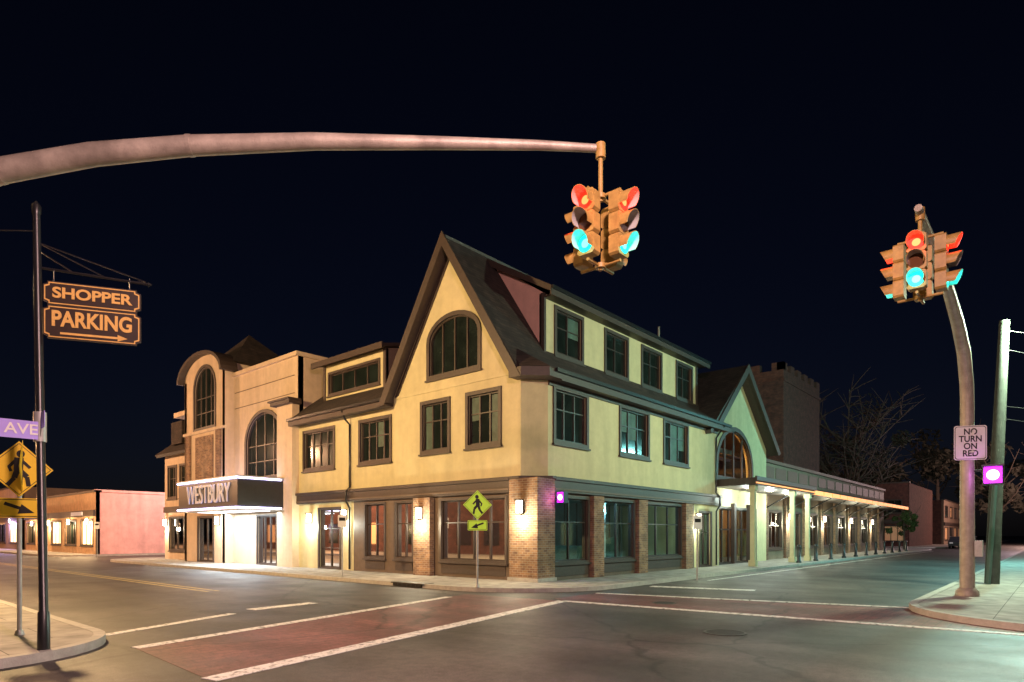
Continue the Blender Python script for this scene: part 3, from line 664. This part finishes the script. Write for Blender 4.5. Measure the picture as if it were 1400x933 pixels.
def figure(o,mt,c,ang,s,d,mirror=1):
    def st(p,q_,w): flat_sign(o,'pictogram',mt,c,ang,[(a*mirror*s,b*s) for a,b in strip_poly(p,q_,w)],d,.001+.0002*len(o.parts.get('pictogram',{'f':[]})['f'])/12)
    n=12; flat_sign(o,'pictogram',mt,c,ang,[(.02*s*mirror+.055*s*math.cos(2*math.pi*k/n),.24*s+.06*s*math.sin(2*math.pi*k/n)) for k in range(n)],d,.001)
    st((.0,.18),(-.01,-.02),.12); st((-.01,0),(.10,-.12),.075); st((.10,-.12),(.12,-.27),.06); st((-.02,0),(-.06,-.14),.075); st((-.06,-.14),(-.15,-.26),.06)
    st((.03,.14),(.14,.02),.045); st((-.03,.15),(-.13,.03),.045); st((-.13,.04),(-.10,-.04),.04)
def ped_sign(name,loc,ang,zc,ms,mirror,half=.44,double=False):
    o=Ob(name); x,y,_=loc
    o.tube('post',ALU,[(x,y,0),(x,y,zc+half-.02)],.032,10); o.tube('post_foot',ALU,[(x,y,0),(x,y,.08)],[.07,.045],10)
    for k,(a_,h_,mi) in enumerate(([(ang,zc,mirror)]+([(ang+math.pi*.5,zc+.02,mirror)] if double else []))):
        dd=.035; dia=[(0,-half),(half,0),(0,half),(-half,0)]
        flat_sign(o,'diamond_plate',ms,(x,y,h_),a_,dia,dd)
        e=[(a*.93,b_*.93) for a,b_ in dia]; e2=[(a*.90,b_*.90) for a,b_ in dia]
        flat_sign(o,'diamond_border',BLACK,(x,y,h_),a_,e,dd+.006,.001); flat_sign(o,'diamond_face',ms,(x,y,h_),a_,e2,dd+.0075,.001)
        figure(o,BLACK,(x,y,h_-.0),a_,1.0*half/.44,dd+.0085,mi)
    hp=zc-half-.17
    flat_sign(o,'arrow_plate',ms,(x,y,hp),ang,rr(.58,.30,.03),.035); flat_sign(o,'arrow_border',BLACK,(x,y,hp),ang,rr(.55,.27,.03),.0412,.001); flat_sign(o,'arrow_face',ms,(x,y,hp),ang,rr(.525,.245,.03),.043,.001)
    mi=mirror
    flat_sign(o,'arrow',BLACK,(x,y,hp),ang,[(a*mi,b_) for a,b_ in strip_poly((-.18,.07),(.08,-.03),.05)],.0445,.001)
    flat_sign(o,'arrow',BLACK,(x,y,hp),ang,[(a*mi,b_) for a,b_ in ((.03,.06),(.19,-.075),(-.02,-.09))],.0447,.001)
    o.finish()
loc=g(-1.02,18.6); ang=math.atan2(CAM[1]-loc[1],CAM[0]-loc[0])
ped_sign('pedestrian_crossing_sign',loc,ang+.2,2.42,SIGNG,-1,.43)
loc=g(-7.62,9.8); ang=math.atan2(CAM[1]-loc[1],CAM[0]-loc[0])
ped_sign('pedestrian_crossing_sign',loc,ang-.1,2.56,SIGNY,1,.43,True)

o=Ob('shopper_parking_sign'); bx,by,_=g(-6.32,8.55)
dirv=Vector(g(-6.32+.93,8.55+.33))-Vector((bx,by,0)); dirv.normalize(); fa=math.atan2(dirv.y,dirv.x)-math.pi/2
tx,ty,_=g(-6.42,8.55)
o.tube('post',BLACK,[(bx,by,0),(bx,by,.5),(bx,by,.52),(tx,ty,5.9)],[.075,.07,.055,.045],14)
o.tube('finial',BLACK,[(tx,ty,5.88),(tx,ty,5.98),(tx,ty,6.05)],[.05,.06,.01],10)
B0=Vector((tx,ty,0))
def al(d,z): return B0+dirv*d+Vector((0,0,z))
o.tube('arm',BLACK,[al(0,5.16),al(1.34,5.10)],.018,8)
o.tube('arm_finial',BLACK,[al(1.33,5.10),al(1.38,5.10)],[.035,.005],8)
for a,zz in((1.30,5.5),(.8,5.5),(.45,5.4)): o.tube('stay_rods',BLACK,[al(0,zz),al(a,5.13)],.009,6)
for a in(.2,1.1): o.tube('hangers',BLACK,[al(a,5.15),al(a,4.98)],.008,6)
o.tube('span_wire',BLACK,[al(0,5.65),al(-2.5,5.3),al(-5,5.2)],.008,5)
def plaque(w,h):
    n=.05; return [(-w/2+n,-h/2),(w/2-n,-h/2),(w/2-n,-h/2+n*.6),(w/2,-h/2+n),(w/2,h/2-n),(w/2-n,h/2-n*.6),(w/2-n,h/2),(-w/2+n,h/2),(-w/2+n,h/2-n*.6),(-w/2,h/2-n),(-w/2,-h/2+n),(-w/2+n,-h/2+n*.6)]
f=Vector((math.cos(fa),math.sin(fa),0))
for zc,h,tx_,th in((4.83,.32,'SHOPPER',.15),(4.44,.45,'PARKING',.22)):
    c=al(.66,zc)
    flat_sign(o,'board',SIGNK,c,fa,plaque(1.16,h),-.02,.04)
    flat_sign(o,'gold_edge',GOLD,c,fa,plaque(1.13,h-.03),.02,.004); flat_sign(o,'board_face',SIGNK,c,fa,plaque(1.10,h-.06),.0245,.003)
    text(o,tx_,GOLD,c+f*.034+Vector((0,0,.035 if h>.4 else 0)),rotface(fa),.95,th,.005,.03)
c=al(.66,4.29); flat_sign(o,'arrow',GOLD,c,fa,[(-.38,-.014),(.3,-.014),(.3,-.045),(.42,0),(.3,.045),(.3,.014),(-.38,.014)],.028,.003)
o.finish()
o=Ob('street_name_sign'); x,y,_=g(-6.37,8.55)
a1=math.atan2(CAM[1]-y,CAM[0]-x)+.15
rdir=Vector((-math.sin(a1),math.cos(a1),0))
flat_sign(o,'blade',SIGNB,Vector((x,y,2.94))-rdir*.42,a1,rr(.84,.24,.02),.06)
text(o,'EL AVE',SIGNW,Vector((x,y,2.94))-rdir*.34+Vector((math.cos(a1),math.sin(a1),0))*.072,rotface(a1),.6,.14,.001)
a2=a1+math.pi/2; flat_sign(o,'blade',SIGNB,Vector((x,y,3.08)),a2,rr(.6,.22,.02),.0)
o.tube('clamp',ALU,[(x,y,2.8),(x,y,3.2)],.075,10); o.finish()

o=Ob('utility_pole'); x,y,_=g(15.15,20)
o.tube('pole',WOOD,[(x,y,0),g(15.35,20,4.5),g(15.55,20,8.3)],[.2,.17,.14],14)
for z,dz in((8.0,-.9),(7.4,-1.2),(5.6,-.7),(5.2,-.8)):
    p=Vector(g(15.55,20,z)); q_=Vector(g(32,17,z-.2)); o.tube('wires',BLACK,[p.lerp(q_,k/10)+Vector((0,0,dz*4*(k/10)*(1-k/10))) for k in range(11)],.012,5)
    o.tube('insulators',BLACK,[p-Vector((0,0,.06)),p+Vector((0,0,.06))],.05,8)
o.tube('conduit',mat('grey_conduit',(.05,.11,.10),.6,.1),[g(14.88,19.8,0),g(15.1,19.8,3.2)],.07,8)
o.finish()
o=Ob('pedestrian_signal'); o.box('housing',BLACK,.80,1.04,-.50,-.22,2.6,2.98); o.tube('bracket',BLACK,[(.9,-.1,2.8),(.9,-.3,2.8)],.03,8)
o.box('lens',PEDL,.785,.80,-.48,-.24,2.62,2.96); o.tube('lens_glow_core',PEDH,[(.78,-.36,2.79),(.785,-.36,2.79)],.10,14,smooth=False)  # small bright disc imitates the glow at the lens centre
light('glow','POINT',(.5,-.55,2.78),14,(.8,.2,1),o,shadow_soft_size=.1); o.finish()
for i in range(11):
    o=Ob('bollard',(20.5+i*3.2,-2.05,0))
    o.tube('shaft',BLACK,[(0,0,0),(0,0,.1),(0,0,.12),(0,0,.85)],[.14,.14,.10,.085],14)
    o.tube('cap',BLACK,[(0,0,.85),(0,0,.88),(0,0,.95),(0,0,1.02)],[.12,.12,.09,.01],14); o.finish()
def post_sign(E_,N_,h,m1):
    x,y,_=g(E_,N_); o=Ob('parking_sign'); o.tube('post',ALU,[(x,y,0),(x,y,h)],.03,8)
    a=math.atan2(-.8,-.6); flat_sign(o,'plate',m1,(x,y,h-.25),a,rr(.3,.45,.03),.035); flat_sign(o,'legend',DARK,(x,y,h-.18),a,rr(.22,.12,.01),.0415,.001); o.finish()
post_sign(-6.3,23.5,2.3,SIGNW); post_sign(6.2,21.2,2.2,SIGNW)
post_sign(-27.5,42.0,2.4,SIGNW)

# ---------------------------------------------------------------- trees
def foliage(o,c,rx,rz,n,size,m,rnd):
    vs=[];fs=[]
    cl=[(Vector((rnd.gauss(0,.5),rnd.gauss(0,.5),rnd.gauss(0,.45))),rnd.uniform(.15,.34)) for _ in range(16)]
    for i in range(n):
        k,r=rnd.choice(cl); d=Vector((rnd.gauss(0,1),rnd.gauss(0,1),rnd.gauss(0,1))).normalized()*r*rnd.random()**.4
        p=k+d; p=Vector((c[0]+p.x*rx,c[1]+p.y*rx,c[2]+p.z*rz))
        a=Vector((rnd.gauss(0,1),rnd.gauss(0,1),rnd.gauss(0,1))).normalized()*size*rnd.uniform(.5,1.2); b_=a.orthogonal().normalized()*size*rnd.uniform(.3,.7)
        j=len(vs); vs+=[p-a,p+b_,p+a,p-b_]; fs.append((j,j+1,j+2,j+3))
    o.add('foliage',m,vs,fs)
def tree(o,x,y,h,r,seed,m,n=1800,size=.28,bare=False):
    rnd=random.Random(seed); tr=[(x,y,0),(x+.1*h*.05,y,h*.3),(x+rnd.uniform(-.3,.3),y+rnd.uniform(-.3,.3),h*.75)]
    o.tube('trunk',BARK,tr,[h*.022,h*.017,h*.006],8)
    for i in range(12 if not bare else 34):
        z=h*rnd.uniform(.28,.7); a=rnd.uniform(0,6.28); L_=r*rnd.uniform(.6,1.1)
        p0=Vector((x,y,z)); p1=p0+Vector((math.cos(a)*L_*.5,math.sin(a)*L_*.5,L_*.35)); p2=p0+Vector((math.cos(a)*L_,math.sin(a)*L_,L_*rnd.uniform(.6,1.1)))
        o.tube('limbs',BARK,[p0,p1,p2],[h*.008,h*.005,h*.002],5)
        for k in range(9 if bare else 3):
            q0=p1.lerp(p2,rnd.random()); q1=q0+Vector((rnd.gauss(0,1),rnd.gauss(0,1),abs(rnd.gauss(.8,.5))))*r*.25
            o.tube('limbs',BARK,[q0,q0.lerp(q1,.5)+Vector((0,0,.1)),q1],[h*.0035,h*.0025,h*.001],4)
    foliage(o,(x,y,h*.68),r,h*.36,n,size,m,rnd)
o=Ob('street_tree'); tree(o,60.5,-.6,4.2,1.5,3,LEAF,1600,.16); o.finish()
o=Ob('bare_tree'); tree(o,66,6,18,6.5,8,DLEAF,2600,.22,True); o.finish()
o=Ob('distant_trees')
for i in range(11):
    rnd=random.Random(i+40); tree(o,118+rnd.uniform(-8,26),40-i*9+rnd.uniform(-3,3),18+rnd.uniform(-3,5),8,i+60,DLEAF,1500,.6)
o.finish()
# ---------------------------------------------------------------- parked car
def car(x,y,rz,m):
    o=Ob('parked_car',(x,y,ROAD),rz)
    body=[(-2.2,.35),(-2.25,.75),(-2.1,.95),(-1.55,1.0),(-.95,1.42),(.55,1.45),(1.25,1.0),(2.1,.88),(2.25,.6),(2.2,.32)]
    o.prism('body',m,'R',0,body,-.88,.88)
    win=[(-1.4,1.02),(-.9,1.36),(.5,1.38),(1.08,1.02)]
    o.prism('side_windows',DGLASS,'R',0,win,-.89,.89)
    for a in(-1.4,1.4):
        for s_1 in(-.8,.8): o.tube('wheels',TYRE,[(a,s_1-.1,.33),(a,s_1+.1,.33)],.33,18,smooth=False)
    o.box('lights',SIGNW,-2.27,-2.24,-.75,-.4,.62,.78); o.box('lights',SIGNW,-2.27,-2.24,.4,.75,.62,.78)
    o.finish({'body':.06})
car(76,-3.8,0,CARP); car(84,-3.9,0,mat('car_paint_grey',(.15,.15,.16),.3,.1))

# ---------------------------------------------------------------- street lamps (just outside the frame), some added to brighten far parts
def street_lamp(x,y,h,ang,power,col,arm=1.6):
    o=Ob('street_lamp'); dx,dy=math.cos(ang),math.sin(ang)
    o.tube('pole',ALU,[(x,y,0),(x,y,h-.6),(x+dx*.3,y+dy*.3,h-.1),(x+dx*arm,y+dy*arm,h)],[.11,.08,.06,.05],12)
    hx,hy=x+dx*(arm+.3),y+dy*(arm+.3)
    o.tube('lamp_head',ALU,[(x+dx*arm,y+dy*arm,h+.02),(hx,hy,h+.04),(hx+dx*.4,hy+dy*.4,h)],[.08,.2,.12],12)
    o.tube('lamp_lens',emis('lamp_lens',col,12),[(hx,hy,h-.22),(hx,hy,h-.12)],[.08,.16],12)
    light('lamp_light','POINT',(hx,hy,h-.45),power,col,o,shadow_soft_size=.3); o.finish()
street_lamp(-14.6,9,9,0,9200,(1,.65,.29))
street_lamp(-14.6,36,9,0,11500,(1,.54,.28))
street_lamp(8.5,-13.4,8.5,math.pi/2,5200,(.78,1,.68),.5)
street_lamp(26,-12.6,8,math.pi/2,5000,(.28,.95,.90),.3)
street_lamp(-15,-14,9,.8,6500,(1,.60,.56),1.0)
street_lamp(-14.6,75,9,0,9000,(1,.45,.2))
street_lamp(70,-12,9,math.pi/2,3500,(1,.75,.85),.5)  # lamp added to light the far trees and houses
street_lamp(105,-12,9,math.pi/2,9000,(1,.6,.5),.5)
street_lamp(7,36,8,math.pi/2,4500,(1,.70,.62),1.5)  # added lamp, hidden behind the theater, brightens the pink wall

# ---------------------------------------------------------------- sky / moonlight / camera
w=bpy.data.worlds.new('World'); S.world=w; w.use_nodes=True; nt=w.node_tree
bg=nt.nodes['Background']; sk=nt.nodes.new('ShaderNodeTexSky'); sk.sky_type='NISHITA'; sk.sun_disc=False
sk.sun_elevation=math.radians(12); sk.sun_rotation=math.radians(230)
mx=nt.nodes.new('ShaderNodeMix'); mx.data_type='RGBA'; mx.blend_type='MULTIPLY'; mx.inputs[0].default_value=1
mx.inputs[7].default_value=(.46,.46,.92,1)
nt.links.new(sk.outputs[0],mx.inputs[6]); nt.links.new(mx.outputs[2],bg.inputs[0]); bg.inputs[1].default_value=.0019
mo=light('moon','SUN',(0,0,50),.02,(1,.95,.88),angle=math.radians(.5),rot=(math.radians(60),0,math.radians(-20)))
cam=bpy.data.cameras.new('camera'); co=bpy.data.objects.new('camera',cam); S.collection.objects.link(co); S.camera=co
co.location=CAM; co.rotation_euler=(math.radians(90),0,-TH)
cam.sensor_width=36; cam.lens=22.27; cam.shift_y=.189; cam.clip_end=3000; cam.clip_start=.05
S.view_settings.view_transform='Standard'; S.view_settings.look='None'; S.view_settings.exposure=0
